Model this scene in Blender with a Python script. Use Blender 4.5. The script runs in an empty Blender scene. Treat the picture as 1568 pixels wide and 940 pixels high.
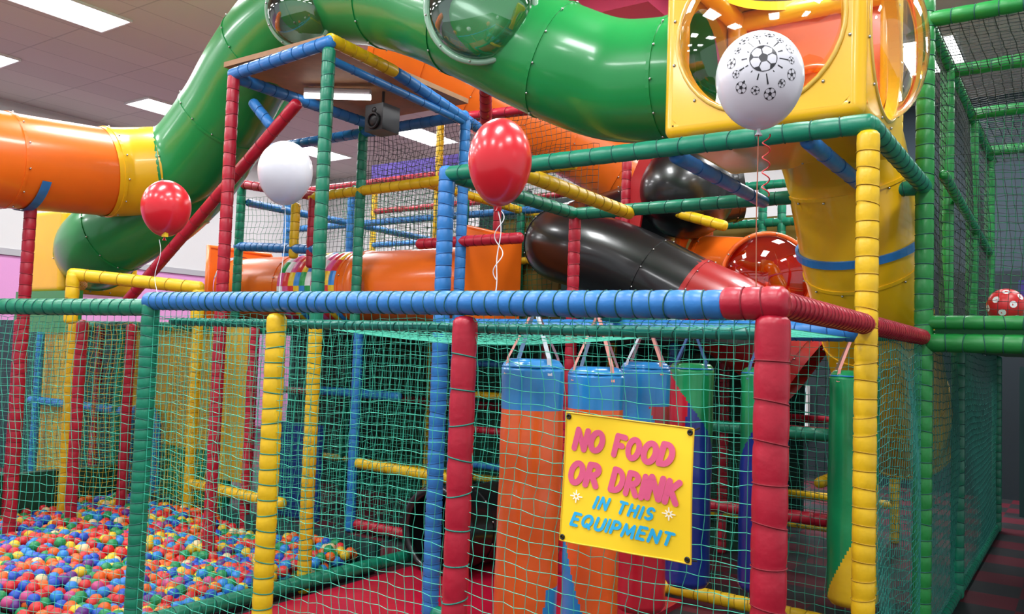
import bpy, math, random, itertools, bmesh
import numpy as np
from mathutils import Vector, Matrix
random.seed(7)
V=Vector
scene=bpy.context.scene
try:
    scene.view_settings.view_transform='Standard'
except Exception: pass

# ------------------------------------------------------------ materials
_m={}
def mat(name,col,rough=.45,bump=0,bscale=30,var=0,metal=0,emit=0,coat=0):
    if name in _m: return _m[name]
    m=bpy.data.materials.new(name); m.use_nodes=True
    nt=m.node_tree; b=nt.nodes['Principled BSDF']
    c=(col[0],col[1],col[2],1)
    b.inputs['Base Color'].default_value=c
    b.inputs['Roughness'].default_value=rough
    b.inputs['Metallic'].default_value=metal
    if coat: b.inputs['Coat Weight'].default_value=coat; b.inputs['Coat Roughness'].default_value=.12
    if emit:
        b.inputs['Emission Color'].default_value=c; b.inputs['Emission Strength'].default_value=emit
    if bump or var:
        tc=nt.nodes.new('ShaderNodeTexCoord'); n=nt.nodes.new('ShaderNodeTexNoise')
        n.inputs['Scale'].default_value=bscale; n.inputs['Detail'].default_value=3
        nt.links.new(tc.outputs['Object'],n.inputs['Vector'])
        if bump:
            bp=nt.nodes.new('ShaderNodeBump'); bp.inputs['Strength'].default_value=bump; bp.inputs['Distance'].default_value=.02
            nt.links.new(n.outputs['Fac'],bp.inputs['Height']); nt.links.new(bp.outputs['Normal'],b.inputs['Normal'])
        if var:
            mx=nt.nodes.new('ShaderNodeMixRGB'); mx.inputs['Color1'].default_value=c
            mx.inputs['Color2'].default_value=(c[0]*(1-var),c[1]*(1-var),c[2]*(1-var),1)
            nt.links.new(n.outputs['Fac'],mx.inputs['Fac']); nt.links.new(mx.outputs['Color'],b.inputs['Base Color'])
    _m[name]=m; return m
COL=dict(green=(.004,.22,.12),blue=(.025,.20,.55),red=(.46,.008,.030),yellow=(.85,.53,.008),teal=(.006,.24,.18),
         grass=(.012,.24,.045),orange=(.85,.13,.006),dark=(.01,.015,.02),white=(.8,.8,.8))
def pad(c): return mat('vinyl_pad_'+c,COL[c],.38,.16,18,.25)
TUBE=dict(green=(.008,.26,.055),orange=(.90,.16,.010),yellow=(.88,.49,.008),black=(.006,.006,.007),red=(.42,.012,.015))
def plas(c): return mat('moulded_plastic_'+c,TUBE[c],.30,.05,5,.12,coat=.35)
tie_d=mat('tie_rope_dark',(.01,.10,.08),.7)
tie_g=mat('tie_rope_teal',(.01,.20,.15),.7)
tie_y=mat('tie_rope_ochre',(.45,.27,.01),.7)  # dark yellow rope for the yellow and orange bars
tie_r=mat('tie_rope_maroon',(.22,.004,.015),.7)
tie_b=mat('tie_rope_navy',(.01,.10,.30),.7)
TIE=dict(green=tie_d,blue=tie_b,red=tie_r,yellow=tie_y,teal=tie_d,grass=tie_d,orange=tie_y)
chrome=mat('bolt_steel',(.5,.5,.5),.3,metal=1)

def clear(name,tint,amt=.12,gl=1.0):
    m=bpy.data.materials.new(name); m.use_nodes=True; nt=m.node_tree
    for n in list(nt.nodes): nt.nodes.remove(n)
    o=nt.nodes.new('ShaderNodeOutputMaterial'); t=nt.nodes.new('ShaderNodeBsdfTransparent'); g=nt.nodes.new('ShaderNodeBsdfGlossy')
    t.inputs['Color'].default_value=(*tint,1); g.inputs['Roughness'].default_value=.04; g.inputs['Color'].default_value=(gl,gl,gl,1)
    lw=nt.nodes.new('ShaderNodeLayerWeight'); lw.inputs['Blend'].default_value=.25
    ma=nt.nodes.new('ShaderNodeMath'); ma.operation='MULTIPLY_ADD'; ma.inputs[1].default_value=.75; ma.inputs[2].default_value=amt
    mx=nt.nodes.new('ShaderNodeMixShader')
    nt.links.new(lw.outputs['Fresnel'],ma.inputs[0]); nt.links.new(ma.outputs[0],mx.inputs[0])
    nt.links.new(t.outputs[0],mx.inputs[1]); nt.links.new(g.outputs[0],mx.inputs[2]); nt.links.new(mx.outputs[0],o.inputs[0])
    return m
glass=clear('clear_polycarbonate',(.72,.82,.76))
glass_red=clear('red_polycarbonate',(.70,.18,.08),.08)
glass_y=clear('clear_bubble',(.96,.94,.90),.07)
rim_clear=mat('flange_clear_plastic',(.25,.42,.30),.2,coat=.6)
rim_y=mat('flange_amber_plastic',(.75,.48,.08),.2,coat=.6)

# ------------------------------------------------------------ mesh builder
class MB:
    def __init__(s): s.v=[];s.f=[];s.mi=[];s.mats=[];s.sm=[]
    def m(s,mt):
        if mt not in s.mats: s.mats.append(mt)
        return s.mats.index(mt)
    def grid(s,rings,mt,close=True,smooth=True):
        b=len(s.v);n=len(rings[0]);k=s.m(mt)
        for r in rings: s.v.extend(tuple(p) for p in r)
        for i in range(len(rings)-1):
            for j in range(n if close else n-1):
                a=b+i*n+j;c=b+i*n+(j+1)%n
                s.f.append((a,c,c+n,a+n));s.mi.append(k);s.sm.append(smooth)
    def poly(s,pts,mt,smooth=False):
        b=len(s.v);s.v.extend(tuple(p) for p in pts);s.f.append(tuple(range(b,b+len(pts))));s.mi.append(s.m(mt));s.sm.append(smooth)
    def ring(s,c,A,B,r,n): return [c+A*(r*math.cos(2*math.pi*i/n))+B*(r*math.sin(2*math.pi*i/n)) for i in range(n)]
    def sweep(s,path,rad,mt,n=16,cap=False):
        path=[V(p) for p in path]
        if not hasattr(rad,'__len__'): rad=[rad]*len(path)
        T=[(path[min(i+1,len(path)-1)]-path[max(i-1,0)]).normalized() for i in range(len(path))]
        A=T[0].orthogonal().normalized();rings=[]
        for p,t,r in zip(path,T,rad):
            A=(A-t*A.dot(t)).normalized();B=t.cross(A);rings.append(s.ring(p,A,B,r,n))
        s.grid(rings,mt)
        if cap: s.poly(rings[0][::-1],mt);s.poly(rings[-1],mt)
    def bar(s,p0,p1,r,mt,tie=None,sp=.09,n=16,rope=.003):
        p0=V(p0);p1=V(p1);d=p1-p0;L=d.length;t=d/L
        st=[(0,.35*r),(.006,.75*r),(.02,.97*r)]
        k=max(1,int(round((L-.04)/sp)));h=(L-.04)/k;ties=[]
        for i in range(k):
            b=.02+i*h
            if i: st.append((b,.93*r));ties.append(b)
            st+= [(b+.12*h,.995*r),(b+.5*h,1.02*r),(b+.88*h,.995*r)]
        st+=[(L-.02,.97*r),(L-.006,.75*r),(L,.35*r)]
        s.sweep([p0+t*a for a,_ in st],[q for _,q in st],mt,n,True)
        if tie:
            A=t.orthogonal().normalized();B=t.cross(A)
            for a in ties:
                c=p0+t*a;R=[]
                ph=random.uniform(-.012,.012)
                for i in range(n):
                    an=2*math.pi*i/n;q=A*math.cos(an)+B*math.sin(an);cc=c+q*(r*.97)+t*ph*math.cos(an)
                    R.append([cc+q*rope*1.3,cc+t*rope,cc-t*rope])
                R.append(R[0]);s.grid(R,tie)
    def torus(s,c,N,R,r,mt,n=40,k=8):
        N=V(N).normalized();A=N.orthogonal().normalized();B=N.cross(A);c=V(c);rg=[]
        for i in range(n+1):
            a=2*math.pi*i/n;q=A*math.cos(a)+B*math.sin(a)
            rg.append([c+q*(R+r*math.cos(2*math.pi*j/k))+N*(r*math.sin(2*math.pi*j/k)) for j in range(k)])
        s.grid(rg,mt)
    def band(s,c,N,R,w,mt,th=.02,n=48):
        N=V(N).normalized();A=N.orthogonal().normalized();B=N.cross(A);c=V(c)
        pr=[(R,-w/2),(R+th,-w/2),(R+th,w/2),(R,w/2)]
        rg=[s.ring(c+N*z,A,B,q,n) for q,z in pr+[pr[0]]]
        s.grid(rg,mt,smooth=False)
    def ball(s,c,r,mt,n=16,k=10,sq=(1,1,1)):
        c=V(c);rg=[]
        for i in range(k+1):
            a=math.pi*i/k
            rg.append([c+V((r*sq[0]*math.sin(a)*math.cos(2*math.pi*j/n),r*sq[1]*math.sin(a)*math.sin(2*math.pi*j/n),-r*sq[2]*math.cos(a))) for j in range(n)])
        s.grid(rg,mt)
    def dome(s,c,N,R,h,mt,rim=None,n=48,k=12,rw=.035):
        N=V(N).normalized();A=N.orthogonal().normalized();B=N.cross(A);c=V(c);rg=[]
        for i in range(k+1):
            a=math.pi/2*i/k;rg.append(s.ring(c+N*(h*math.sin(a)),A,B,max(R*math.cos(a),.0005),n))
        s.grid(rg,mt)
        if rim:
            s.torus(c,N,R+rw*.4,rw*.5,rim,n,8)
            for i in range(10):
                a=2*math.pi*i/10;s.ball(c+A*(R+rw*.4)*math.cos(a)+B*(R+rw*.4)*math.sin(a)+N*rw*.5,.008,chrome,6,4)
    def box(s,a,b,mt):
        x0,y0,z0=a;x1,y1,z1=b
        P=[V((x,y,z)) for z in(z0,z1) for y in(y0,y1) for x in(x0,x1)]
        for q in((0,2,3,1),(4,5,7,6),(0,1,5,4),(2,6,7,3),(0,4,6,2),(1,3,7,5)): s.poly([P[i] for i in q],mt)
    def obj(s,name,parent=None,bevel=0):
        me=bpy.data.meshes.new(name);me.from_pydata(s.v,[],s.f)
        for m_ in s.mats: me.materials.append(m_)
        me.polygons.foreach_set('material_index',s.mi);me.polygons.foreach_set('use_smooth',s.sm);me.update()
        o=bpy.data.objects.new(name,me);scene.collection.objects.link(o)
        if parent: o.parent=parent
        if bevel:
            md=o.modifiers.new('bevel','BEVEL');md.width=bevel;md.segments=3;md.limit_method='ANGLE'
        return o
def empty(name):
    o=bpy.data.objects.new(name,None);scene.collection.objects.link(o);return o
def spline(pts,step=.05):
    P=[V(p) for p in pts];P=[P[0]*2-P[1]]+P+[P[-1]*2-P[-2]];out=[]
    for i in range(1,len(P)-2):
        a,b,c,d=P[i-1:i+3];n=max(3,int((c-b).length/step))
        for j in range(n):
            t=j/n;out.append(.5*((2*b)+(c-a)*t+(2*a-5*b+4*c-d)*t*t+(3*b-a-3*c+d)*t**3))
    out.append(P[-2]);return out

# ------------------------------------------------------------ room
def tile_mat():
    m=bpy.data.materials.new('ceiling_tiles');m.use_nodes=True;nt=m.node_tree;b=nt.nodes['Principled BSDF'];b.inputs['Roughness'].default_value=.9
    tc=nt.nodes.new('ShaderNodeTexCoord');br=nt.nodes.new('ShaderNodeTexBrick')
    br.offset=0;br.inputs['Scale'].default_value=1;br.inputs['Brick Width'].default_value=1.2;br.inputs['Row Height'].default_value=.6
    br.inputs['Mortar Size'].default_value=.010;br.inputs['Color1'].default_value=(.56,.53,.49,1);br.inputs['Color2'].default_value=(.51,.48,.45,1);br.inputs['Mortar'].default_value=(.40,.38,.36,1)
    mp=nt.nodes.new('ShaderNodeMapping');mp.inputs['Rotation'].default_value=(0,0,math.pi/2)
    nt.links.new(tc.outputs['Object'],mp.inputs['Vector']);nt.links.new(mp.outputs['Vector'],br.inputs['Vector']);nt.links.new(br.outputs['Color'],b.inputs['Base Color']);return m
def checker(name,c1,c2,s):
    m=bpy.data.materials.new(name);m.use_nodes=True;nt=m.node_tree;b=nt.nodes['Principled BSDF'];b.inputs['Roughness'].default_value=.6
    tc=nt.nodes.new('ShaderNodeTexCoord');ck=nt.nodes.new('ShaderNodeTexChecker');ck.inputs['Scale'].default_value=s
    ck.inputs['Color1'].default_value=(*c1,1);ck.inputs['Color2'].default_value=(*c2,1)
    nt.links.new(tc.outputs['Object'],ck.inputs['Vector']);nt.links.new(ck.outputs['Color'],b.inputs['Base Color']);return m
H=5.3
b=MB();b.box((-13.2,-7,H),(6,10.2,H+.1),tile_mat());b.obj('ceiling')
b=MB();b.box((-13.2,-7,-.12),(6,10.2,0),checker('checker_carpet',(.11,.008,.02),(.022,.022,.026),2.6));b.obj('floor')
white_w=mat('painted_wall_white',(.50,.50,.50),.8,.05,40);pink_w=mat('painted_wall_pink',(.52,.23,.45),.8,.05,40)
dark_w=mat('painted_wall_dark',(.012,.022,.030),.8);lil=mat('painted_wall_slate',(.035,.055,.075),.8)
b=MB();b.box((-13.2,-7,0),(-13,10.2,2.95),pink_w);b.box((-13.2,-7,2.95),(-13,10.2,H),white_w);b.obj('wall_left')
b=MB();b.box((-13,10,0),(-5,10.2,2.95),pink_w);b.box((-5,10,0),(6,10.2,2.95),dark_w);b.box((-13,10,2.95),(-2,10.2,H),white_w);b.box((-2,10,2.95),(6,10.2,H),lil);b.obj('wall_back')
b=MB();b.box((-13,-7,2.9),(-12.97,10,3.0),mat('trim_grey',(.3,.3,.32),.6));b.obj('trim_1')
daylight=mat('daylight_pane',(.75,.88,1),.3,emit=2.0);frame_w=mat('window_frame_white',(.7,.7,.7),.5)
for i,(x0,x1,z0,z1) in enumerate([(-3.1,-2.6,.6,1.3),(-1.5,-1.15,1.1,1.9),(.75,1.2,.5,.95)]):
    b=MB();b.box((x0,9.97,z0),(x1,9.99,z1),daylight);w=.04
    b.box((x0-w,9.93,z0-w),(x0,10,z1+w),frame_w);b.box((x1,9.93,z0-w),(x1+w,10,z1+w),frame_w);b.box((x0,9.93,z1),(x1,10,z1+w),frame_w);b.box((x0,9.93,z0-w),(x1,10,z0),frame_w)
    b.box(((x0+x1)/2-.015,9.93,z0),((x0+x1)/2+.015,9.98,z1),frame_w);b.obj('window_%d'%(i+1))
lamp=mat('light_diffuser',(1,1,1),.4,emit=7);alu=mat('light_frame',(.7,.7,.7),.4)
for x in(-11.1,-8.5,-5.9,-3.3,-.7,1.9):
    for y in(-4.1,-1.1,1.95,5.0,8.0):
        b=MB();b.box((x-.3,y-.6,H-.02),(x+.3,y+.6,H-.004),lamp)
        for q in((x-.32,y-.62,x-.3,y+.62),(x+.3,y-.62,x+.32,y+.62),(x-.3,y-.62,x+.3,y-.6),(x-.3,y+.6,x+.3,y+.62)): b.box((q[0],q[1],H-.03),(q[2],q[3],H-.003),alu)
        o=b.obj('ceiling_light')
        ld=bpy.data.lights.new('panel_lamp','AREA');ld.shape='RECTANGLE';ld.size=.6;ld.size_y=1.2;ld.energy=80;ld.color=(.97,.985,1)
        lo=bpy.data.objects.new('panel_lamp',ld);lo.location=(x,y,H-.05);scene.collection.objects.link(lo);lo.parent=o
b=MB();b.box((-5.4,4.4,5.0),(-2.6,7,5.28),mat('pink_bulkhead_paint',(.75,.05,.15),.6));b.obj('ceiling_bulkhead',bevel=.02)
w=bpy.data.worlds.new('world');scene.world=w;w.use_nodes=True
w.node_tree.nodes['Background'].inputs[0].default_value=(.88,.94,1,1);w.node_tree.nodes['Background'].inputs[1].default_value=.85

# ------------------------------------------------------------ climbing frame
FR=empty('climbing_frame');R=.046
cnt=0
def bar(p0,p1,c,sp=.09,r=R,tie=None,n=16,kind='rail'):
    global cnt
    cnt+=1;b=MB();b.bar(p0,p1,r,pad(c),tie or TIE[c],sp,n);return b.obj('%s_%s_%d'%(c,kind,cnt),FR)
def post(x,y,z0,z1,c,**k): return bar((x,y,z0),(x,y,z1),c,kind='post',**k)
# front fence
post(0,0,0,1.80,'red',sp=.13,r=.054);post(-1.21,0,0,1.79,'red',sp=.13,r=.05,tie=tie_g);post(-2.33,0,0,1.80,'yellow',tie=tie_g,sp=.07);post(-3.36,0,0,1.86,'green',sp=.055)
bar((-.14,0,1.83),(-3.40,0,1.865),'blue',sp=.062,r=.048,tie=tie_d)
bar((.05,0,1.835),(-.17,0,1.835),'red',r=.053,sp=.07)
bar((0,-.03,1.835),(0,2.87,1.83),'red',sp=.055,r=.044)
bar((-3.38,0,1.83),(-6.6,-.85,1.80),'green',sp=.07,tie=tie_d)
bar((-.05,.0,.03),(-3.36,.0,.03),'green');bar((-3.4,0,.03),(-6.6,-.85,.03),'green')
bar((-3.36,.12,1.76),(0,.12,1.74),'teal',sp=.05,r=.02)
bar((-2.42,1.32,1.80),(0,1.32,1.80),'blue',sp=.07)
# upper open box
post(0,1.32,0,2.70,'yellow',sp=.078,r=.049);post(-2.42,1.32,0,2.78,'blue',sp=.075,r=.05);post(0,2.87,0,5.25,'grass',sp=.09,r=.052);post(-2.42,2.87,0,2.72,'red')
bar((-2.45,1.32,2.73),(.03,1.32,2.73),'green',sp=.13,r=.046);bar((-2.45,2.87,2.73),(.03,2.87,2.73),'green',sp=.13)
bar((0,1.32,2.73),(0,2.87,2.73),'green',sp=.13);bar((-2.42,1.32,2.73),(-2.42,2.87,2.73),'green',sp=.13)
bar((-1.95,1.32,2.72),(-1.95,2.87,2.70),'yellow',sp=.12)
bar((-.95,1.36,2.70),(-.95,2.83,2.70),'blue',sp=.3,r=.04);bar((-.28,1.36,2.70),(-.28,2.83,2.70),'blue',sp=.3,r=.04)
# tall tower
post(-3.52,1.32,1.8,3.72,'green',sp=.09);post(-3.52,1.32,0,1.83,'yellow',tie=tie_g,sp=.07)
post(-4.56,1.32,0,3.70,'red',sp=.1);post(-3.52,2.87,0,3.62,'blue');post(-4.72,2.87,1.85,3.75,'green');post(-4.66,2.87,0,1.85,'blue')
post(-6.45,2.87,0,3.30,'green')
bar((-3.48,1.32,3.76),(-4.6,1.32,3.70),'blue',sp=.12);bar((-3.52,1.30,3.78),(-3.52,2.0,3.75),'yellow',sp=.12);bar((-3.52,1.98,3.75),(-3.52,3.1,3.57),'blue',sp=.12)
bar((-4.56,1.32,3.68),(-4.56,2.87,3.68),'blue',sp=.12);bar((-3.52,1.34,3.64),(-3.52,2.9,3.58),'blue',sp=.2,r=.03);bar((-3.5,2.87,3.64),(-6.4,2.87,3.64),'blue',sp=.12)
bar((-4.02,1.5,3.46),(-6.15,1.5,1.98),'red',sp=.16)
bar((-4.50,1.45,3.52),(-4.30,1.5,3.30),'blue',r=.042);bar((-3.1,2.6,3.45),(-2.75,2.1,3.70),'red')
bar((-3.9,3.2,3.75),(-2.6,3.2,3.70),'red',sp=.14)
# row Y=2.87
bar((-5.4,2.87,3.09),(-2.42,2.87,3.12),'yellow',sp=.12);bar((-6.5,2.87,3.32),(-5.3,2.87,3.09),'red',sp=.12)
bar((-6.5,2.87,2.66),(-5.2,2.87,2.57),'blue');bar((-4.0,2.87,2.57),(-2.9,2.87,2.57),'red');bar((-6.6,2.87,1.85),(-.05,2.87,1.85),'green',sp=.12)
post(-5.35,2.87,2.4,3.1,'red');post(-5.6,2.87,2.5,3.05,'yellow')
# rear bays
cyc=['green','yellow','blue','red','green','blue','red','yellow','green']
i=0
for y in(4.45,6.0):
    for k,x in enumerate((-7.6,-6.4,-5.12,-4.0,-2.9,-1.8,-.7)):
        i+=1;c=cyc[(i*2)%9] if not(y==4.45 and x==-5.12) else 'yellow'
        post(x,y,0,1.85 if(y<5 and x>-3.5) else ((3.6 if x<-4.5 else 3.3) if c!='yellow' else 4.2),c,n=10,r=.044)
    for z,c in((.35,'yellow'),(1.1,'red'),(1.85,'green'),(2.6,'yellow'),(3.12,'blue'),(3.6,'red')):
        bar((-7.6,y,z),(-.7 if z<2 else -3.6,y,z),c,n=10,sp=.14,r=.04)
for x,c in((-6.4,'blue'),(-4.0,'yellow')):
    for z in(1.85,3.12): bar((x,2.9,z),(x,6,z),c,n=10,sp=.14,r=.04)
bar((-2.3,4.3,2.98),(-1.75,4.3,2.80),'yellow',sp=.1);bar((-.68,4.2,2.62),(-.85,4.2,1.9),'red');post(-2.75,4.35,2.4,3.5,'red')
for x,c in((-2.0,'green'),(-1.3,'yellow'),(-.75,'green')): post(x,6.0,1.85,3.5,c,n=10)
for z in(2.6,3.1,3.5): bar((-2.9,6,z),(-.4,6,z),'green' if z>3 else 'yellow',n=10)
for x,c in((-5.9,'blue'),(-4.3,'green'),(-3.9,'red')): post(x,3.9,1.9,3.4,c,n=10,r=.04)
# interior ladder, stepped platforms and cross bars in the lower storey
for x,c in((-3.9,'green'),(-3.1,'red'),(-1.9,'blue'),(-.6,'green')): post(x,3.6,0,1.78,c,n=10,r=.042)
for z,c in((.3,'yellow'),(.62,'blue'),(.94,'red'),(1.26,'yellow'),(1.55,'blue')): bar((-3.9,3.6,z),(-3.1,3.6,z),c,n=10,r=.032)
bar((-1.9,3.6,.55),(-.6,3.6,.55),'red',n=10);bar((-1.9,3.6,1.15),(-.6,3.6,1.15),'green',n=10);bar((-5.9,3.4,1.2),(-4.6,3.4,1.2),'blue',n=10)
bar((-.6,2.9,.9),(-.6,6,.9),'yellow',n=10,r=.035)
# left side posts / ball pit surround
post(-6.17,.66,0,2.70,'red');post(-6.55,.45,0,2.66,'red');post(-6.69,1.34,0,1.8,'yellow');post(-6.49,1.77,0,1.8,'red');post(-6.95,1.0,0,1.8,'red');post(-6.1,1.1,0,1.8,'red')
post(-5.89,2.05,0,1.85,'yellow');post(-5.15,2.1,0,1.8,'red');post(-5.2,.53,1.75,2.12,'yellow');post(-4.45,1.04,1.8,2.04,'yellow')
bar((-5.25,.52,2.11),(-4.42,1.06,2.04),'yellow',sp=.12);bar((-5.2,.53,2.11),(-6.15,1.1,2.1),'yellow',sp=.12)
bar((-3.48,.1,.10),(-3.42,2.5,.10),'green');bar((-5.9,2.05,.38),(-4.6,2.05,.36),'yellow');bar((-4.62,2.87,.62),(-3.5,2.87,.60),'yellow');bar((-4.6,2.87,.08),(-3.2,2.87,.08),'red')
bar((-9.6,2.4,1.8),(-5.1,2.4,1.8),'green',sp=.14);bar((-9.6,2.4,.9),(-7.6,2.4,.9),'blue',sp=.14)
for x,c in((-9.4,'blue'),(-8.7,'yellow'),(-8.1,'red'),(-7.7,'green')): post(x,2.38,0,1.8,c,n=12)
bar((-2.4,1.32,.1),(0,1.32,.05),'green');bar((-2.4,2.87,.1),(0,2.87,.05),'yellow');bar((0,1.4,.05),(0,2.87,.05),'green')
bar((-1.22,0.1,1.86),(-1.22,2.87,1.86),'teal',sp=.2,r=.03);bar((-.7,1.3,1.86),(-.7,2.87,1.86),'teal',r=.03);bar((-.34,1.3,1.86),(-.34,2.87,1.86),'teal',r=.03)
# right hand cage
G='grass'
for y in(3.8,5.3,6.8): post(0,y,1.9,3.75,G);
for y in(2.87,3.9,5.1,6.5): bar((0,y,3.75),(2.6,y,3.75),G,sp=.12)
bar((0,2.87,3.75),(0,7,3.75),G,sp=.12);bar((0,2.87,1.80),(2.6,2.87,1.80),G,sp=.1,r=.055);bar((0,2.87,1.92),(2.6,2.87,1.92),G,sp=.1,r=.04);bar((0,2.87,1.84),(0,7.5,1.84),G)
bar((.1,2.87,2.8),(.0,7,2.8),G,sp=.12,r=.03)
post(1.5,2.87,0,3.75,G)
for y in(4.3,7.4): post(.02,y,0,1.8,'green')
bar((.02,2.9,.04),(.02,7.5,.04),'green',r=.035)
post(.75,6.5,1.9,3.75,'blue',n=12);post(.45,7.1,1.9,3.75,'green',n=12)
# decks
deck=mat('deck_padding_dark',(.03,.05,.06),.7);b=MB();b.box((-7.6,2.9,1.78),(-1.3,6.4,1.88),deck);b.obj('rear_deck',FR,bevel=.02)
b=MB();b.box((.05,2.95,1.80),(2.6,8,1.93),mat('deck_padding_green',(.02,.16,.06),.6));b.obj('side_deck',FR,bevel=.02)
wood=mat('plywood_board',(.42,.22,.10),.6,.1,12,.4);b=MB();b.box((-4.72,1.34,3.79),(-3.60,3.0,3.83),wood);b.obj('plywood_roof_board',FR)
def panel(x0,x1,y,z0,z1,c,nm): 
    b=MB();b.box((x0,y,z0),(x1,y+.05,z1),c);b.obj(nm,FR,bevel=.015)
dk=mat('panel_dark_teal',(.004,.042,.040),.6);dg=mat('panel_dark_green',(.006,.065,.032),.6);pg=mat('panel_green',(.01,.16,.05),.5);py=mat('panel_yellow',(.58,.35,.02),.5);pb=mat('panel_blue',(.02,.06,.32),.5)
ol=mat('panel_olive',(.22,.15,.02),.6);pu=mat('panel_violet',(.10,.06,.42),.5)
panel(-7.6,-5.0,6.2,0,1.8,dk,'padded_panel_a');panel(-5,-1.6,6.2,0,1.8,dk,'padded_panel_b');panel(-7.7,-6.2,2.5,.6,1.85,py,'padded_panel_c');panel(-7.7,-6.0,2.5,.0,.6,pg,'padded_panel_d')
panel(-5.9,-5.4,2.3,.4,1.8,py,'padded_panel_e');panel(-4.5,-3.6,4.6,.3,1.8,dg,'padded_panel_f');panel(-3.2,-2.5,4.6,.1,1.2,dk,'padded_panel_g')
panel(-4.8,-3.2,6.2,1.9,3.6,dk,'padded_panel_h');panel(.3,1.1,7.3,2.6,3.5,pb,'padded_panel_i');panel(-3.4,-1.0,6.2,1.9,3.2,ol,'padded_panel_j')
panel(-11.5,-9.6,2.5,0,1.85,dk,'padded_panel_k');panel(-9.6,-8.7,2.5,0,1.85,py,'padded_panel_l');panel(-8.7,-7.7,2.5,0,1.85,dk,'padded_panel_m')
panel(-7.6,-6.0,4.6,0,1.85,dk,'padded_panel_n');panel(-6.0,-4.5,4.6,0,1.85,dg,'padded_panel_o');panel(-7.6,-6.0,4.6,1.9,2.5,pg,'padded_panel_p')
panel(-6.0,-5.2,2.95,0,.9,pb,'padded_panel_q');panel(-2.6,-1.6,4.6,0,1.7,dg,'padded_panel_r')
panel(-6.3,-4.9,4.6,3.55,3.85,pu,'padded_panel_s');panel(-4.25,-3.55,4.5,1.9,3.05,ol,'padded_panel_t');panel(-5.1,-4.4,5.2,2.6,3.5,dk,'padded_panel_u')
panel(.2,1.6,7.6,1.95,2.6,pu,'padded_panel_v');panel(.15,1.2,8.6,.0,1.7,dk,'padded_panel_w')
b=MB();pth=[(-7.5,2.42,0),(-7.5,2.42,.6)]+[(-7.25-.25*math.cos(a),2.42,.7+.28*math.sin(a)) for a in[math.pi*k/10 for k in range(11)]]+[(-7.0,2.42,.6),(-7.0,2.42,0)]
b.sweep(pth,.045,pad('blue'),12);b.obj('blue_arch',FR)
b=MB();b.box((-3.38,.05,0),(-1.45,2.8,.035),mat('red_floor_mat',(.55,.008,.04),.3,.2,8,.2));b.obj('red_floor_mat',bevel=.01)

# ------------------------------------------------------------ nets
def net(name,o,U,Vv,lu,lv,col,cell=.05,r=.0022,jit=.006,sag=0):
    o=V(o);U=V(U).normalized();Vv=V(Vv).normalized();N=U.cross(Vv);nu=max(1,int(round(lu/cell)));nv=max(1,int(round(lv/cell)))
    rnd=random.Random(len(name)*17+nu)
    ph=[rnd.uniform(0,6.28) for _ in range(4)]
    P=[[None]*(nv+1) for _ in range(nu+1)]
    for i in range(nu+1):
        for j in range(nv+1):
            a=i/nu;c=j/nv;e=math.sin(math.pi*a)*math.sin(math.pi*c)
            du=.018*math.sin(c*9+ph[0]+a*3)+rnd.uniform(-jit,jit);dv=.018*math.sin(a*11+ph[1])+rnd.uniform(-jit,jit)
            dn=sag*e+.02*math.sin(a*7+c*5+ph[2])*min(1,e*3)
            P[i][j]=o+U*(a*lu+du*min(1,e*4))+Vv*(c*lv+dv)+N*dn
    v=[];f=[]
    def line(pts,A,B):
        b0=len(v)
        for p in pts:
            v.append(tuple(p+A*r));v.append(tuple(p-A*(r*.5)+B*(r*.87)));v.append(tuple(p-A*(r*.5)-B*(r*.87)))
        for k in range(len(pts)-1):
            q=b0+3*k
            f.append((q,q+1,q+4,q+3));f.append((q+1,q+2,q+5,q+4));f.append((q+2,q,q+3,q+5))
    for i in range(nu+1): line(P[i],N,U)
    for j in range(nv+1): line([P[i][j] for i in range(nu+1)],N,Vv)
    me=bpy.data.meshes.new(name);me.from_pydata(v,[],f);me.materials.append(col);me.update()
    ob=bpy.data.objects.new(name,me);scene.collection.objects.link(ob);ob.parent=FR;return ob
nt_=mat('net_cord_teal',(.035,.42,.28),.6);ny=mat('net_cord_yellow',(.62,.45,.03),.6);nb=mat('net_cord_black',(.012,.02,.018),.6);ng=mat('net_cord_green',(.01,.18,.08),.6);ndk=mat('net_cord_dark',(.006,.14,.11),.6)
Z=(0,0,1)
net('front_net',(-3.36,-.01,.03),(1,0,0),Z,3.34,1.78,nt_,.05,.0015,sag=-.03)
L=V((-3.22,-.85,0));net('front_left_net',(-6.58,-.85,.03),(3.22,.85,0),Z,L.length,1.75,nt_,.05,.0015)
net('canopy_net',(-3.36,.02,1.77),(1,0,0),(0,1,0),3.3,1.28,nt_,.06,.0016,sag=-.06)
net('side_net',(0,1.36,.05),(0,1,0),Z,1.48,1.75,ndk,.042,.0020)
net('aisle_net',(.02,2.9,.05),(0,1,0),Z,4.6,1.75,ndk,.05,.0026)
net('cage_side_net',(0,2.9,1.95),(0,1,0),Z,4.0,1.8,nb,.055,.0028)
net('cage_front_net',(.03,2.87,1.95),(1,0,0),Z,2.5,1.8,nb,.05,.0016)
net('cage_top_net',(0,2.9,3.72),(1,0,0),(0,1,0),2.5,4.0,nb,.06,.003)
net('cage_inner_net',(0,5.2,1.95),(1,0,0),Z,2.0,1.8,ng,.06,.003)
net('tower_back_net',(-6.45,2.87,2.65),(1,0,0),Z,2.9,.5,ng,.06,.002)
net('tower_upper_net',(-4.7,2.9,3.1),(1,0,0),Z,2.2,.5,nb,.045,.0022)
net('tower_side_net',(-4.6,2.9,2.6),(0,1,0),Z,3.0,1.0,nb,.06,.0026)
net('mid_net',(-6.6,4.45,1.9),(1,0,0),Z,3.0,1.7,ng,.055,.003)
net('mid_dark_net',(-6.4,3.9,2.55),(1,0,0),Z,3.6,1.0,nb,.06,.0024)
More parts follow.
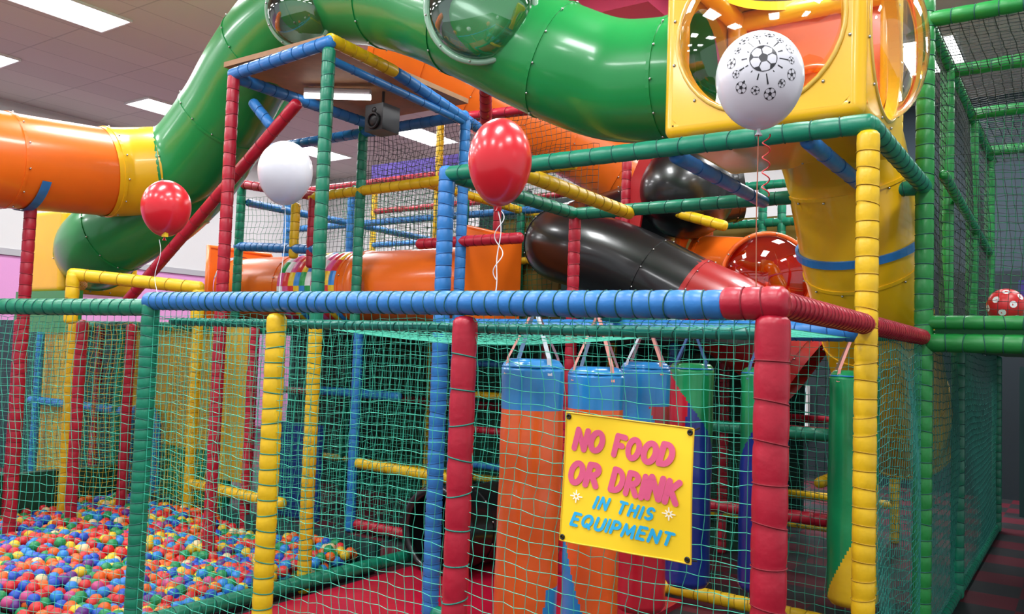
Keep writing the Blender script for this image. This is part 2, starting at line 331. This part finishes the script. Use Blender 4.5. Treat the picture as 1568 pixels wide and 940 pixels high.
net('lower_mid_net',(-6.0,2.87,.05),(1,0,0),Z,6.0,1.78,nt_,.06,.0018)
net('lower_rear_net',(-7.0,4.40,.05),(1,0,0),Z,6.2,1.78,ndk,.07,.003)
net('pit_side_net',(-3.5,.05,.1),(0,1,0),Z,2.5,1.7,nt_,.055,.0014)
net('pit_yellow_net',(-6.75,1.3,.1),(.5,.9,0),Z,.9,1.7,ny,.045,.002)
net('pit_back_yellow_net',(-6.2,2.0,.1),(1,0,0),Z,.85,1.7,ny,.05,.002)
net('pit_back_net',(-9.3,2.1,.1),(1,0,0),Z,4.7,1.7,nt_,.055,.0018)
net('pit_left_net',(-7.12,-.7,.4),(0,1,0),Z,2.8,1.4,ndk,.055,.0024)

# ------------------------------------------------------------ tubes
def tube(b,pts,r,col,seams=1.0,step=.05):
    p=spline(pts,step);b.sweep(p,r,plas(col),40)
    L=0;nxt=.02
    for i in range(1,len(p)-1):
        L+=(p[i]-p[i-1]).length
        if L>nxt:
            b.band(p[i],p[i+1]-p[i-1],r-.005,.022,plas(col),.012);nxt+=seams
            N=(p[i+1]-p[i-1]).normalized();A_=N.orthogonal().normalized();B_=N.cross(A_)
            for k in range(12):
                a=2*math.pi*k/12;b.ball(p[i]+(A_*math.cos(a)+B_*math.sin(a))*(r+.008)+N*.02,.008,chrome,6,4)
    return p
T=empty('tube_slide')
b=MB();tube(b,[(-6.19,-2.2,3.0),(-6.19,-.8,3.0),(-6.19,.2,3.01),(-6.2,1.25,3.09)],.375,'orange',1.3)
rg=[[V((-6.19+.383*math.sin(a),.62+dy,3.03-.383*math.cos(a))) for a in[-.6+1.7*k/14 for k in range(15)]] for dy in(-.035,.035)]
b.grid(rg,pad('blue'),False);b.obj('orange_tube_section',T)
b=MB();tube(b,[(-6.2,1.22,3.085),(-6.17,1.42,3.12),(-6.05,1.66,3.17)],.385,'yellow',3);b.obj('yellow_collar',T)
A=[(-6.07,1.62,3.16),(-5.98,1.74,3.20),(-5.79,1.84,3.34),(-5.41,1.87,3.68),(-5.09,1.85,3.98),(-4.63,1.80,4.24),(-4.11,1.78,4.36),(-3.60,1.76,4.29),(-3.05,1.78,4.09),(-2.53,1.78,3.82),(-2.02,1.88,3.54),(-1.64,2.02,3.39),(-1.12,2.06,3.33)]
b=MB();tube(b,A,.375,'green',.78);b.obj('green_overhead_tube',T)
b=MB();tube(b,[(-7.42,1.90,2.50),(-7.1,1.74,2.54),(-6.8,1.70,2.62),(-6.55,1.80,2.76),(-6.33,1.94,2.93),(-6.09,2.11,3.26),(-5.88,2.26,3.69),(-5.66,2.4,4.19),(-5.3,2.4,4.6)],.375,'green',.7);b.obj('green_lower_elbow',T)
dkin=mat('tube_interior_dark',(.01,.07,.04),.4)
def win(name,c,N,Rr,h,back=.22):
    b=MB();N=V(N).normalized();c=V(c);A_=N.orthogonal().normalized();B_=N.cross(A_)
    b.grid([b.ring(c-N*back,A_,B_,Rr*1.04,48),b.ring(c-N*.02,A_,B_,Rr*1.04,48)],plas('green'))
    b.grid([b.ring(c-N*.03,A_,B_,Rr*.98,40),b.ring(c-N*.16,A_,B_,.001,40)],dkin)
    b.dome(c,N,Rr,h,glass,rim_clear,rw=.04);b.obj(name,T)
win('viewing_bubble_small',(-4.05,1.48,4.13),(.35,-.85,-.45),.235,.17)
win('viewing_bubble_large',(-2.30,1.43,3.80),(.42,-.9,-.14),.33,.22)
def holeface(b,c,ax,ay,s,r,mt,nrm,n=64,th=.03):
    c=V(c);ax=V(ax);ay=V(ay);sq=[];ci=[];ci2=[]
    for i in range(n):
        a=2*math.pi*(i+.5)/n;x=math.cos(a);y=math.sin(a);k=s/max(abs(x),abs(y))
        sq.append(c+ax*x*k+ay*y*k);ci.append(c+ax*x*r+ay*y*r);ci2.append(c+ax*x*r*.97+ay*y*r*.97-V(nrm)*th*2)
    b.grid([sq,ci,ci2],mt,smooth=False)
def cube_module(c,s,mt,inner,holes):
    b=MB();c=V(c)
    F={'front':((0,-1,0),(1,0,0),(0,0,1)),'back':((0,1,0),(1,0,0),(0,0,1)),'right':((1,0,0),(0,1,0),(0,0,1)),'left':((-1,0,0),(0,1,0),(0,0,1)),'top':((0,0,1),(1,0,0),(0,1,0)),'bottom':((0,0,-1),(1,0,0),(0,1,0))}
    for k,(n,ax,ay) in F.items():
        n=V(n);cc=c+n*s;e=s-.06
        if holes.get(k): holeface(b,cc,ax,ay,e,holes[k],mt,n)
        else: b.poly([cc+V(ax)*e*p+V(ay)*e*q for p,q in((-1,-1),(1,-1),(1,1),(-1,1))],mt)
        if k in inner: 
            ci=c+n*(s-.02);b.poly([ci+V(ax)*e*p+V(ay)*e*q for p,q in((-1,-1),(1,-1),(1,1),(-1,1))],inner[k])
        if holes.get(k):
            for i in range(12):
                a=2*math.pi*(i+.5)/12;b.ball(cc+V(ax)*math.cos(a)*(holes[k]+.045)+V(ay)*math.sin(a)*(holes[k]+.045)+n*.003,.009,chrome,6,4)
    e=s-.06
    for i in range(3):
        for p,q in itertools.product((-1,1),repeat=2):
            d=[0,0,0];d[(i+1)%3]=p*e;d[(i+2)%3]=q*e
            a=V(d);z=[0,0,0];z[i]=e;b.sweep([c+a-V(z),c+a+V(z)],.06,mt,20)
    for p in itertools.product((-1,1),repeat=3): b.ball(c+V(p)*e,.06,mt,16,10)
    return b
org=plas('orange')
b=cube_module((-.575,2.02,3.345),.515,plas('yellow'),{'back':org},{'front':.42,'right':.40,'left':.37,'top':.43})  # top opening is added, out of view, to let light into the cube
b.torus((-.575,2.50,3.2),(0,1,0),.24,.03,org);b.ball((-.575,2.56,3.2),.23,mat('deep_orange_moulding',(.75,.10,.005),.3),24,12,(1,.25,1))  # ring and flattened boss on the back wall, boss in a deeper orange
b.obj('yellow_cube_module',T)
b=MB();b.dome((-.575,1.505,3.345),(0,-1,0),.42,.16,glass_y,None);b.torus((-.575,1.50,3.345),(0,1,0),.43,.012,rim_y);b.obj('front_bubble',T)
b=MB();b.dome((-.06,2.02,3.345),(1,0,0),.40,.2,glass_y,None);b.torus((-.06,2.02,3.345),(1,0,0),.41,.012,rim_y);b.obj('side_bubble',T)
b=cube_module((-7.80,1.95,2.5),.41,plas('yellow'),{},{'right':.35});b.obj('yellow_end_module',T)
b=MB();b.box((-8.2,1.52,1.7),(-7.0,1.57,2.10),plas('green'));b.obj('green_skirt_panel',T,bevel=.03)

T2=empty('yellow_tube_slide');b=MB();p=tube(b,[(-.5,2.45,3.2),(-.48,2.85,3.0),(-.45,3.05,2.68),(-.43,3.25,2.32),(-.40,3.60,1.92),(-.38,4.0,1.5),(-.38,4.6,1.1)],.37,'yellow',.6)
b.band((-.44,3.18,2.45),(.04,.45,-.85),.375,.05,pad('blue'),.02);b.obj('slide_body',T2)
T3=empty('black_tube_slide')
b=MB();tube(b,[(-2.0,5.2,3.35),(-2.43,4.95,3.25),(-3.0,5.0,3.05),(-3.4,4.6,2.85),(-3.3,4.12,2.70),(-2.95,3.96,2.60),(-2.53,3.96,2.46),(-1.95,4.0,2.17)],.35,'black',1.1);b.ball((-2.25,4.6,3.20),.44,plas('black'),32,20);b.obj('slide_body',T3)
b=MB();tube(b,[(-1.97,4.0,2.18),(-1.54,4.04,1.97),(-1.0,4.1,1.6)],.35,'red',.5);b.obj('red_slide_section',T3)
b=MB();b.poly([(-2.95,4.35,2.75),(-2.62,4.35,2.75),(-2.5,4.35,3.5),(-2.62,4.35,3.5)],plas('red'));b.poly([(-2.95,4.38,2.75),(-2.62,4.38,2.75),(-2.5,4.38,3.5),(-2.62,4.38,3.5)],plas('red'));b.obj('red_bracket_panel',T3)
T4=empty('orange_tube_slide');b=MB();tube(b,[(-5.6,3.9,4.95),(-5.10,4.25,4.79),(-4.63,4.58,4.46),(-4.27,4.82,4.18),(-3.75,5.19,3.97),(-3.2,5.5,3.6)],.42,'orange',.6);b.obj('slide_body',T4)
T5=empty('orange_crawl_tube')
def flange(b,x,y,z,s,r,mt):
    c=V((x,y,z))
    holeface(b,c+V((.02,0,0)),(0,1,0),(0,0,1),s,r,mt,(1,0,0));holeface(b,c-V((.02,0,0)),(0,1,0),(0,0,1),s,r,mt,(1,0,0))
    b.sweep([c+V((0,s,s)),c+V((0,-s,s)),c+V((0,-s,-s)),c+V((0,s,-s)),c+V((0,s,s))],.03,mt,8)
b=MB();tube(b,[(-6.95,3.3,2.24),(-5.9,3.3,2.24)],.35,'orange',.9);tube(b,[(-5.12,3.3,2.24),(-3.55,3.3,2.24)],.35,'orange',1.4);flange(b,-6.98,3.3,2.27,.41,.35,org);flange(b,-3.52,3.3,2.27,.43,.35,org)
b.box((-3.50,2.89,1.88),(-3.48,3.71,2.68),org);b.ball((-4.95,3.3,2.24),.365,org,32,16,(.5,1,1));b.obj('crawl_tube_body',T5)
cols=[mat('sleeve_%d'%k,c,.35) for k,c in enumerate([(.7,.03,.03),(.85,.55,.02),(.03,.25,.7),(.02,.35,.08),(.85,.85,.85),(.75,.1,.3)])]
b=MB();ns=48;nx=30
for i in range(nx):
    for j in range(ns):
        x0=-5.92+.82*i/nx;x1=-5.92+.82*(i+1)/nx;a0=2*math.pi*j/ns;a1=2*math.pi*(j+1)/ns
        rq=lambda k:.352+.012*abs(math.sin(math.pi*k/3))
        P=[(x0,3.3+rq(i)*math.cos(a0),2.24+rq(i)*math.sin(a0)),(x1,3.3+rq(i+1)*math.cos(a0),2.24+rq(i+1)*math.sin(a0)),(x1,3.3+rq(i+1)*math.cos(a1),2.24+rq(i+1)*math.sin(a1)),(x0,3.3+rq(i)*math.cos(a1),2.24+rq(i)*math.sin(a1))]
        b.poly(P,cols[(i//3+2*((j//3)%2)+(j//6))%6],True)
b.obj('rainbow_sleeve',T5)
b=MB();tube(b,[(-2.3,5.0,2.55),(-1.0,5.0,2.42),(-.6,5.0,2.4)],.30,'orange',.6);flange(b,-2.33,5.0,2.55,.40,.3,org)
b.obj('link_tube_body',T3)
b=MB();c=V((-1.50,4.62,2.40));N=V((.35,-.93,.05)).normalized();b.dome(c,N,.36,.2,glass_red,mat('bubble_rim_orange',(.8,.13,.02),.3),rw=.04);A_=N.orthogonal().normalized();B_=N.cross(A_);b.grid([b.ring(c,A_,B_,.37,40),b.ring(c-N*.12,A_,B_,.001,40)],mat('bubble_back',(.80,.22,.10),.3,coat=.5));b.grid([b.ring(c-N*.3,A_,B_,.37,40),b.ring(c,A_,B_,.37,40)],org);b.obj('red_viewing_bubble',T3)
b=MB();tube(b,[(-3.0,3.3,.34),(-3.05,2.6,.34),(-3.1,2.2,.34)],.30,'black',.4);b.torus((-3.1,2.2,.34),(0,1,0),.30,.035,plas('black'));b.obj('black_crawl_tube')

# ------------------------------------------------------------ ball pit
BP=empty('ball_pit')
b=MB();b.box((-7.1,.0,0),(-3.52,2.0,.03),mat('pit_base',(.05,.02,.03),.7));b.box((-7.18,-.85,0),(-7.08,2.1,.42),dg);b.box((-7.1,2.08,0),(-3.6,2.14,.20),dk);b.obj('pit_base',BP)
bm=bmesh.new();bmesh.ops.create_icosphere(bm,subdivisions=2,radius=1);bv=np.array([v.co[:] for v in bm.verts]);bf=np.array([[v.index for v in f.verts] for f in bm.faces]);bm.free()
pos=[];rb=.0395;rr=random.Random(3)
for lay in range(2):
    y=-.9+lay*.04
    row=0
    while y<2.03:
        x=-7.02+(row%2)*.039+lay*.03
        while x<-3.53-.14*max(0,y-.4):
            if y>(x+3.36)*.264+.06:
                h=.115+.04*math.sin(x*2.3+y*1.7)+.025*math.sin(x*5.1-y*4)
                pos.append((x+rr.uniform(-.018,.018),y+rr.uniform(-.018,.018),max(.045,h-.055*(1-lay)+rr.uniform(-.022,.022))))
            x+=.078
        y+=.068;row+=1
pos=np.array(pos);n=len(pos);vv=(bv[None]*rb+pos[:,None]).reshape(-1,3);ff=(bf[None]+(np.arange(n)*len(bv))[:,None,None]).reshape(-1,3)
me=bpy.data.meshes.new('ball_pit_balls');me.vertices.add(len(vv));me.vertices.foreach_set('co',vv.ravel());me.loops.add(ff.size);me.loops.foreach_set('vertex_index',ff.ravel().astype(np.int32));me.polygons.add(len(ff));me.polygons.foreach_set('loop_start',np.arange(0,ff.size,3,dtype=np.int32));me.polygons.foreach_set('use_smooth',np.ones(len(ff),dtype=bool));me.update(calc_edges=True)
bc=np.array([(.60,.012,.02,1),(.80,.12,.01,1),(.80,.52,.02,1),(.01,.07,.48,1),(.02,.22,.65,1),(.01,.25,.07,1),(.72,.58,.32,1),(.55,.06,.22,1),(.68,.03,.03,1),(.12,.02,.22,1)])
ch=np.random.RandomState(4).choice(10,n,p=[.15,.14,.12,.17,.13,.12,.03,.03,.08,.03]);ca=np.repeat(bc[ch],len(bv),axis=0)
at=me.color_attributes.new('Col','FLOAT_COLOR','POINT');at.data.foreach_set('color',ca.ravel())
m=mat('ball_plastic',(1,1,1),.38);an=m.node_tree.nodes.new('ShaderNodeAttribute');an.attribute_name='Col';m.node_tree.links.new(an.outputs['Color'],m.node_tree.nodes['Principled BSDF'].inputs['Base Color']);me.materials.append(m)
o=bpy.data.objects.new('ball_pit_balls',me);scene.collection.objects.link(o);o.parent=BP

# ------------------------------------------------------------ punch bags
PC=dict(o=(.85,.115,.012),b=(.02,.25,.62),n=(.012,.035,.28),r=(.55,.012,.03),g=(.01,.28,.09),y=(.85,.52,.015))
def bag(x,y,z0,z1,r,fn,straps,rot=0):
    b=MB();n=72;k=110
    mats={c:mat('punch_bag_vinyl_'+c,PC[c],.28,.45,6,.15,coat=.5) for c in PC}
    prof=[(z0,.001),(z0,r*.55),(z0+.01,r*.85),(z0+.04,r)]+[(z0+.04+(z1-z0-.07)*i/k,r*(1+.010*math.sin(i*.25))) for i in range(1,k)]+[(z1-.045,r),(z1-.022,r*.95),(z1-.006,r*.84),(z1,r*.7),(z1-.012,.001)]
    for z,q in prof:
        for j in range(n):
            a=2*math.pi*j/n;w=1+.012*math.sin(3*a+z*5)
            if z>z1-.1: w+=.02*math.sin(9*a)*(z-z1+.1)/.1
            b.v.append((x+q*w*math.cos(a),y+q*w*math.sin(a),z))
    for i in range(len(prof)-1):
        for j in range(n):
            a=2*math.pi*(j+.5)/n;zz=(prof[i][0]+prof[i+1][0])/2;t=(zz-z0)/(z1-z0)
            d=math.atan2(math.sin(a-rot),math.cos(a-rot))
            c=fn(t,d);p=i*n+j;q=i*n+(j+1)%n
            b.f.append((p,q,q+n,p+n));b.mi.append(b.m(mats[c]));b.sm.append(True)
    top=V((x,y,1.84))
    for i,c in enumerate(straps):
        a=rot+.6+i*math.pi/2;rd=V((math.cos(a),math.sin(a),0));tan=V((-math.sin(a),math.cos(a),0))*.011
        pts=[V((x,y,z1-.07))+rd*(r*1.03),V((x,y,z1+.005))+rd*(r*.93),top+rd*.012]
        mt=mat('webbing_'+c,{'w':(.55,.58,.65),'p':(.75,.32,.28),'k':(.06,.14,.35)}[c],.8)
        for q in range(2): b.poly([pts[q]-tan,pts[q]+tan,pts[q+1]+tan,pts[q+1]-tan],mt)
    b.torus((x,y,1.85),(0,1,0),.025,.005,chrome,20,6)
    b.torus((x,y,z1-.035),(0,0,1),r*.98,.005,mats['b'],40,6)
    return b.obj('punch_bag')
R0=-1.05
bag(-1.21,.50,.25,1.63,.137,lambda t,d:'b' if t>.84 or (t<.30 and d>.75-.9*(.3-t)*2) else 'o','wpwp',R0)
bag(-1.18,1.02,.25,1.60,.136,lambda t,d:'b' if t>.85 or (t<.40-.28*(d+1.2)) else 'o','ppwp',R0)
bag(-1.24,1.70,.26,1.63,.137,lambda t,d:'r' if t<.5 or (.70<t<.82 and d>.1+(.82-t)*4) else 'b','pppw',R0)
bag(-1.22,2.31,.27,1.63,.135,lambda t,d:'g' if t>.86-.13*(d+.5) else('r' if d<-.5+ (t-.6)*1.2 and t>.5 else 'n'),'kkkk',R0)
bag(-.75,2.28,.33,1.62,.135,lambda t,d:'g' if t>.82+.15*d else 'n','kkwk',R0)
bag(-.34,2.66,.25,1.62,.140,lambda t,d:'y' if t<.34+.2*d or abs(d-.35)*.5+abs(t-.62)*1.6<.30 else 'g','pppp',R0)

# ------------------------------------------------------------ sign
S=empty('no_food_or_drink_sign')
tl=V((-.69,-.075,1.452));tr=V((-.22,-.075,1.432));br=V((-.222,-.075,1.008));bl=V((-.70,-.075,1.012))
b=MB();n=20
def sp(u,v,e=0):
    p=(tl*(1-u)+tr*u)*(1-v)+(bl*(1-u)+br*u)*v
    return p+V((0,-e+.008*math.sin(u*5+.4)*math.sin(v*4)-.004*math.sin(u*13),0))
ysign=mat('sign_vinyl_yellow',(.95,.64,.015),.45,.08,6)
b.grid([[sp(i/n,j/n) for i in range(n+1)] for j in range(n+1)],ysign,False)
dy=mat('sign_hem',(.70,.44,.02),.5)
for k in(0,1):
    b.sweep([sp(i/n,k) for i in range(n+1)],.003,dy,6);b.sweep([sp(k,i/n) for i in range(n+1)],.003,dy,6)
blk=mat('cable_tie_black',(.01,.01,.012),.4)
for u,v in((.025,.03),(.975,.03),(.975,.97),(.025,.97)):
    b.torus(sp(u,v,.003),(0,1,0),.007,.003,blk,16,6);b.sweep([sp(u,v,.006),sp(u,v)+V((.01*(1 if u>.5 else -1),.05,.012*(1 if v<.5 else -1)))],.003,blk,6)
b.obj('sign_sheet',S)
pink=mat('sign_lettering_pink',(.72,.10,.22),.5);blu=mat('sign_lettering_blue',(.02,.42,.75),.5);wht=mat('sign_star_white',(.95,.9,.7),.5)
def arc(cx,cy,rx,ry,a0,a1,n=10): return [(cx+rx*math.cos(math.radians(a0+(a1-a0)*i/n)),cy+ry*math.sin(math.radians(a0+(a1-a0)*i/n))) for i in range(n+1)]
GL={ # brush-stroke letters: width, strokes on a unit-height grid
'N':(.62,[[(0,0),(.02,1)],[(.02,1),(.6,.02)],[(.6,0),(.62,1)]]),
'O':(.66,[arc(.33,.5,.33,.48,0,360,20)]),
'F':(.52,[[(0,0),(.02,1)],[(.02,1),(.52,.97)],[(.01,.53),(.42,.52)]]),
'D':(.62,[[(0,0),(.02,1)],[(.02,1),(.2,.99)]+arc(.2,.5,.40,.49,90,-90,12)+[(0,.01)]]),
'R':(.60,[[(0,0),(.02,1)],[(.02,1),(.25,1)]+arc(.27,.75,.28,.25,90,-90,10)+[(.03,.48)],[(.25,.48),(.60,0)]]),
'I':(.0,[[(0,0),(.0,1)]]),
'K':(.58,[[(0,0),(.02,1)],[(.55,1),(.04,.45)],[(.18,.58),(.58,0)]]),
'T':(.60,[[(.28,0),(.30,1)],[(0,1),(.60,.98)]]),
'H':(.58,[[(0,0),(.02,1)],[(.56,0),(.58,1)],[(.01,.5),(.57,.52)]]),
'S':(.50,[[(.48,.86)]+arc(.27,.74,.22,.25,50,270,10)+arc(.25,.26,.25,.24,90,-140,12)]),
'E':(.50,[[(.02,1),(0,0)],[(.02,1),(.50,.98)],[(.01,.52),(.42,.53)],[(0,.02),(.50,0)]]),
'Q':(.66,[arc(.33,.52,.33,.46,0,360,20),[(.38,.25),(.64,-.05)]]),
'U':(.58,[[(.0,1),(.0,.35)]+arc(.28,.32,.28,.31,180,360,10)+[(.58,1)]]),
'P':(.56,[[(0,0),(.02,1)],[(.02,1),(.25,1)]+arc(.27,.72,.28,.28,90,-90,10)+[(.03,.43)]]),
'M':(.80,[[(0,0),(.08,1)],[(.08,1),(.40,.25)],[(.40,.25),(.72,1)],[(.72,1),(.80,0)]]),
' ':(.22,[])}
def text(s,u0,u1,vb,h,mt,th,sh=.2,gap=.30):
    tot=sum(GL[c][0] for c in s)+gap*(len(s)-1)
    k=(u1-u0)/(tot+sh);b=MB();x=0;cnt_=[0]
    for idx,ch_ in enumerate(s):
        w_,st=GL[ch_];dyv=.03*math.sin(idx*2.3)
        def Q(px,py):
            return (u0+(x+px+sh*py)*k,vb-h*(py+dyv)+.035*(u0+(x+px)*k-.5))
        tv=th*h # stroke half width in v units; same size in u
        for stroke in st:
            pts=[Q(*p) for p in stroke]
            for i,(a,c) in enumerate(zip(pts[:-1],pts[1:])):
                dx,dy_=c[0]-a[0],c[1]-a[1];l=math.hypot(dx,dy_) or 1;nx_,ny_=-dy_/l*tv,dx/l*tv
                cnt_[0]+=1;e=.0030+.00001*cnt_[0]
                b.poly([sp(a[0]+nx_,a[1]+ny_,e),sp(c[0]+nx_,c[1]+ny_,e),sp(c[0]-nx_,c[1]-ny_,e),sp(a[0]-nx_,a[1]-ny_,e)],mt)
            for a in pts:
                cnt_[0]+=1;e=.0030+.00001*cnt_[0]
                b.poly([sp(a[0]+tv*math.cos(t),a[1]+tv*math.sin(t),e) for t in[2*math.pi*q/12 for q in range(12)]],mt)
        x+=w_+gap
    b.obj('lettering_'+s.lower().replace(' ','_'),S)
text('NO FOOD',.08,.87,.285,.150,pink,.150,.24,.32);text('OR DRINK',.05,.92,.555,.160,pink,.145,.24,.33)
text('IN THIS',.26,.74,.715,.085,blu,.13,.34,.42);text('EQUIPMENT',.09,.88,.875,.090,blu,.13,.3,.36)
b=MB()
for u,v in((.12,.64),(.84,.655)):
    for k in range(8):
        a=math.pi*k/4;L_=.05 if k%2==0 else .036
        c=lambda q,e:sp(u+math.cos(a)*q-math.sin(a)*e,v+math.sin(a)*q+math.cos(a)*e,.004)
        b.poly([c(.010,-.007),c(L_,-.004),c(L_,.004),c(.010,.007)],wht)
b.obj('white_stars',S)

# ------------------------------------------------------------ balloons
def brad(nz,r): s=(1-nz)/2; return r*(1+.14*s**2+.16*s**8)
def balloon(c,r,st,mt,extra=None):
    c=V(c);b=MB();rg=[];n=40;k=36
    for i in range(k+1):
        a=math.pi*i/k;nz=-math.cos(a);q=brad(nz,r);rg.append([c+V((q*math.sin(a)*math.cos(2*math.pi*j/n),q*math.sin(a)*math.sin(2*math.pi*j/n),q*nz*st)) for j in range(n)])
    b.grid(rg,mt);zb=c.z-r*1.3*st
    b.sweep([(c.x,c.y,zb+.006),(c.x,c.y,zb-.004),(c.x,c.y,zb-.010),(c.x,c.y,zb-.020)],[.008,.005,.006,.012],mt,12)
    if extra: extra(b,c,r,st)
    return b,zb
redb=mat('balloon_latex_red',(.64,.010,.02),.28,coat=.35);whb=mat('balloon_latex_white',(.68,.68,.73),.28,coat=.3)
def rib(b,pts,mt,w=.003): b.sweep(pts,w,mt,5)
wr=mat('ribbon_white',(.8,.8,.8),.4);rr_=mat('ribbon_red',(.6,.03,.03),.4);cop=mat('string_copper',(.4,.12,.06),.5)
b,z=balloon((-1.07,0.0,2.41),.119,1.25,redb)
rib(b,[(-1.07+.008*math.sin(t*9)+.012*math.sin(t*4),.0,z-.02-t*(z-1.87)) for t in[k/60 for k in range(61)]],wr,.0022)
rib(b,[(-1.055+.02*math.sin(t*12),-.01+.01*math.cos(t*12),z-.02-t*(z-1.95)) for t in[k/60 for k in range(61)]],wr,.002);b.obj('red_balloon')
b,z=balloon((-2.31,-.01,2.48),.122,1.08,whb);rib(b,[(-2.31+.01*math.sin(t*5),0,z-.02-t*(z-1.9)) for t in[k/30 for k in range(31)]],wr,.0018);b.obj('white_balloon')
b,z=balloon((-3.32,.03,2.39),.124,1.08,redb);rib(b,[(-3.32+.02*math.sin(t*8),0,z-.02-t*(z-1.88)) for t in[k/40 for k in range(41)]],wr,.0018)
b.box((-3.30,.0,2.21),(-3.27,.02,2.24),pad('yellow'));b.obj('red_balloon')
ink=mat('balloon_print_black',(.02,.02,.025),.4)
def prints(b,c,r,st):
    def S_(D): 
        D=D.normalized();q=brad(D.z,r)*1.004;return c+V((D.x*q,D.y*q,D.z*q*st))
    def one(D,s,rot,rays):
        D=D.normalized();A_=-(D.cross(V((0,0,1))).normalized());B_=V((0,0,1))-D*D.z;B_.normalize()
        def P(x,y): 
            x2=x*math.cos(rot)-y*math.sin(rot);y2=x*math.sin(rot)+y*math.cos(rot);return S_(D+A_*x2*s+B_*y2*s)
        def poly(pts):
            b.poly([P(*p) for p in pts],ink)
        poly([(.36*math.cos(t),.36*math.sin(t)) for t in[math.pi/2+2*math.pi*k/5 for k in range(5)]])
        for k in range(5):
            t=math.pi/2+2*math.pi*k/5;cx=math.cos(t);cy=math.sin(t);lo,hi,wd=.36,.70,.035
            poly([(lo*cx-wd*cy,lo*cy+wd*cx),(lo*cx+wd*cy,lo*cy-wd*cx),(hi*cx+wd*cy,hi*cy-wd*cx),(hi*cx-wd*cy,hi*cy+wd*cx)])
            poly([(.68*math.cos(t),.68*math.sin(t)),(1.0*math.cos(t-.33),1.0*math.sin(t-.33)),(1.03*math.cos(t),1.03*math.sin(t)),(1.0*math.cos(t+.33),1.0*math.sin(t+.33))])
        m=28
        for k in range(m):
            a0=2*math.pi*k/m;a1=2*math.pi*(k+1)/m;poly([(.97*math.cos(a0),.97*math.sin(a0)),(1.03*math.cos(a0),1.03*math.sin(a0)),(1.03*math.cos(a1),1.03*math.sin(a1)),(.97*math.cos(a1),.97*math.sin(a1))])
        if rays:
            for k in range(14):
                a=2*math.pi*(k+.5)/14;l=1.7+.4*(k%3)
                poly([(1.2*math.cos(a-.03),1.2*math.sin(a-.03)),(l*math.cos(a-.035),l*math.sin(a-.035)),(l*math.cos(a+.035),l*math.sin(a+.035)),(1.2*math.cos(a+.03),1.2*math.sin(a+.03))])
    main=V((.42,-1,.06));one(main,.31,.2,True)
    R_=random.Random(5)
    ex=V((1,.42,0)).normalized()
    for k in range(14):
        a=2*math.pi*k/14;q=.80+.13*(k%2);D=main.normalized()+ex*math.cos(a)*q+V((0,0,1))*math.sin(a)*q;one(D,.085+.035*(k%2),R_.random(),False)
    for k in range(12):
        D=V((R_.uniform(-1,1),R_.uniform(.2,1),R_.uniform(-.6,.9)));one(D,.09,R_.random(),False)
b,z=balloon((-.03,-.08,2.54),.128,1.03,whb,prints)
rib(b,[(-.03,-.08,z-.01),(-.035,-.07,2.1),(-.035,-.06,1.88)],cop,.0018)
rib(b,[(-.005+.011*math.cos(t*26),-.08+.011*math.sin(t*26),z-.02-t*.19) for t in[k/120 for k in range(121)]],rr_,.0022);b.obj('football_balloon')

# ------------------------------------------------------------ small things
b=MB();c=V((.40,3.18,2.035));b.ball(c,.105,mat('spotted_ball_red',(.60,.015,.02),.35),32,20);wm=mat('spot_white',(.8,.8,.8),.5)
for k in range(22):
    zc=1-2*(k+.5)/22;a=k*2.39996;D=V((math.sqrt(1-zc*zc)*math.cos(a),math.sqrt(1-zc*zc)*math.sin(a),zc));A_=D.orthogonal().normalized();B_=D.cross(A_)
    b.poly([c+(D+A_*.2*math.cos(t)+B_*.2*math.sin(t)).normalized()*.1065 for t in[2*math.pi*j/12 for j in range(12)]],wm)
b.obj('spotted_ball')
b=MB();sk=mat('speaker_black',(.012,.012,.014),.4);b.box((-4.13,2.3,3.44),(-3.93,2.5,3.66),sk);b.torus((-4.03,2.29,3.52),(0,1,0),.06,.012,sk,24,6);b.ball((-4.03,2.30,3.52),.05,sk,16,8,(1,.4,1));b.ball((-4.03,2.30,3.61),.025,sk,12,8,(1,.5,1));b.sweep([(-4.03,2.4,3.65),(-4.03,2.4,3.80)],.012,sk,8);b.obj('speaker',bevel=.006)
b=MB();tl_=mat('batten_tube',(1,1,1),.3,emit=5);b.sweep([(-4.48,1.95,3.70),(-3.98,2.20,3.68)],.024,tl_,10,True);b.sweep([(-4.48,1.95,3.74),(-3.98,2.20,3.72)],.030,alu,6,True);b.obj('batten_light')

# ------------------------------------------------------------ camera
C=V((.811,-2.6,1.65));yaw=math.radians(34.7);pt=math.atan(71/1280);rl=.035
Rt=V((math.cos(yaw),math.sin(yaw),0));F0=V((-math.sin(yaw),math.cos(yaw),0));Zz=V((0,0,1))
Fw=F0*math.cos(pt)+Zz*math.sin(pt);U0=Zz*math.cos(pt)-F0*math.sin(pt);X=Rt*math.cos(rl)+U0*math.sin(rl);U=U0*math.cos(rl)-Rt*math.sin(rl)
M=Matrix((( X.x,U.x,-Fw.x,C.x),(X.y,U.y,-Fw.y,C.y),(X.z,U.z,-Fw.z,C.z),(0,0,0,1)))
cd=bpy.data.cameras.new('camera');cd.sensor_width=36;cd.lens=36*1280/1568;cd.clip_start=.05
co=bpy.data.objects.new('camera',cd);co.matrix_world=M;scene.collection.objects.link(co);scene.camera=co
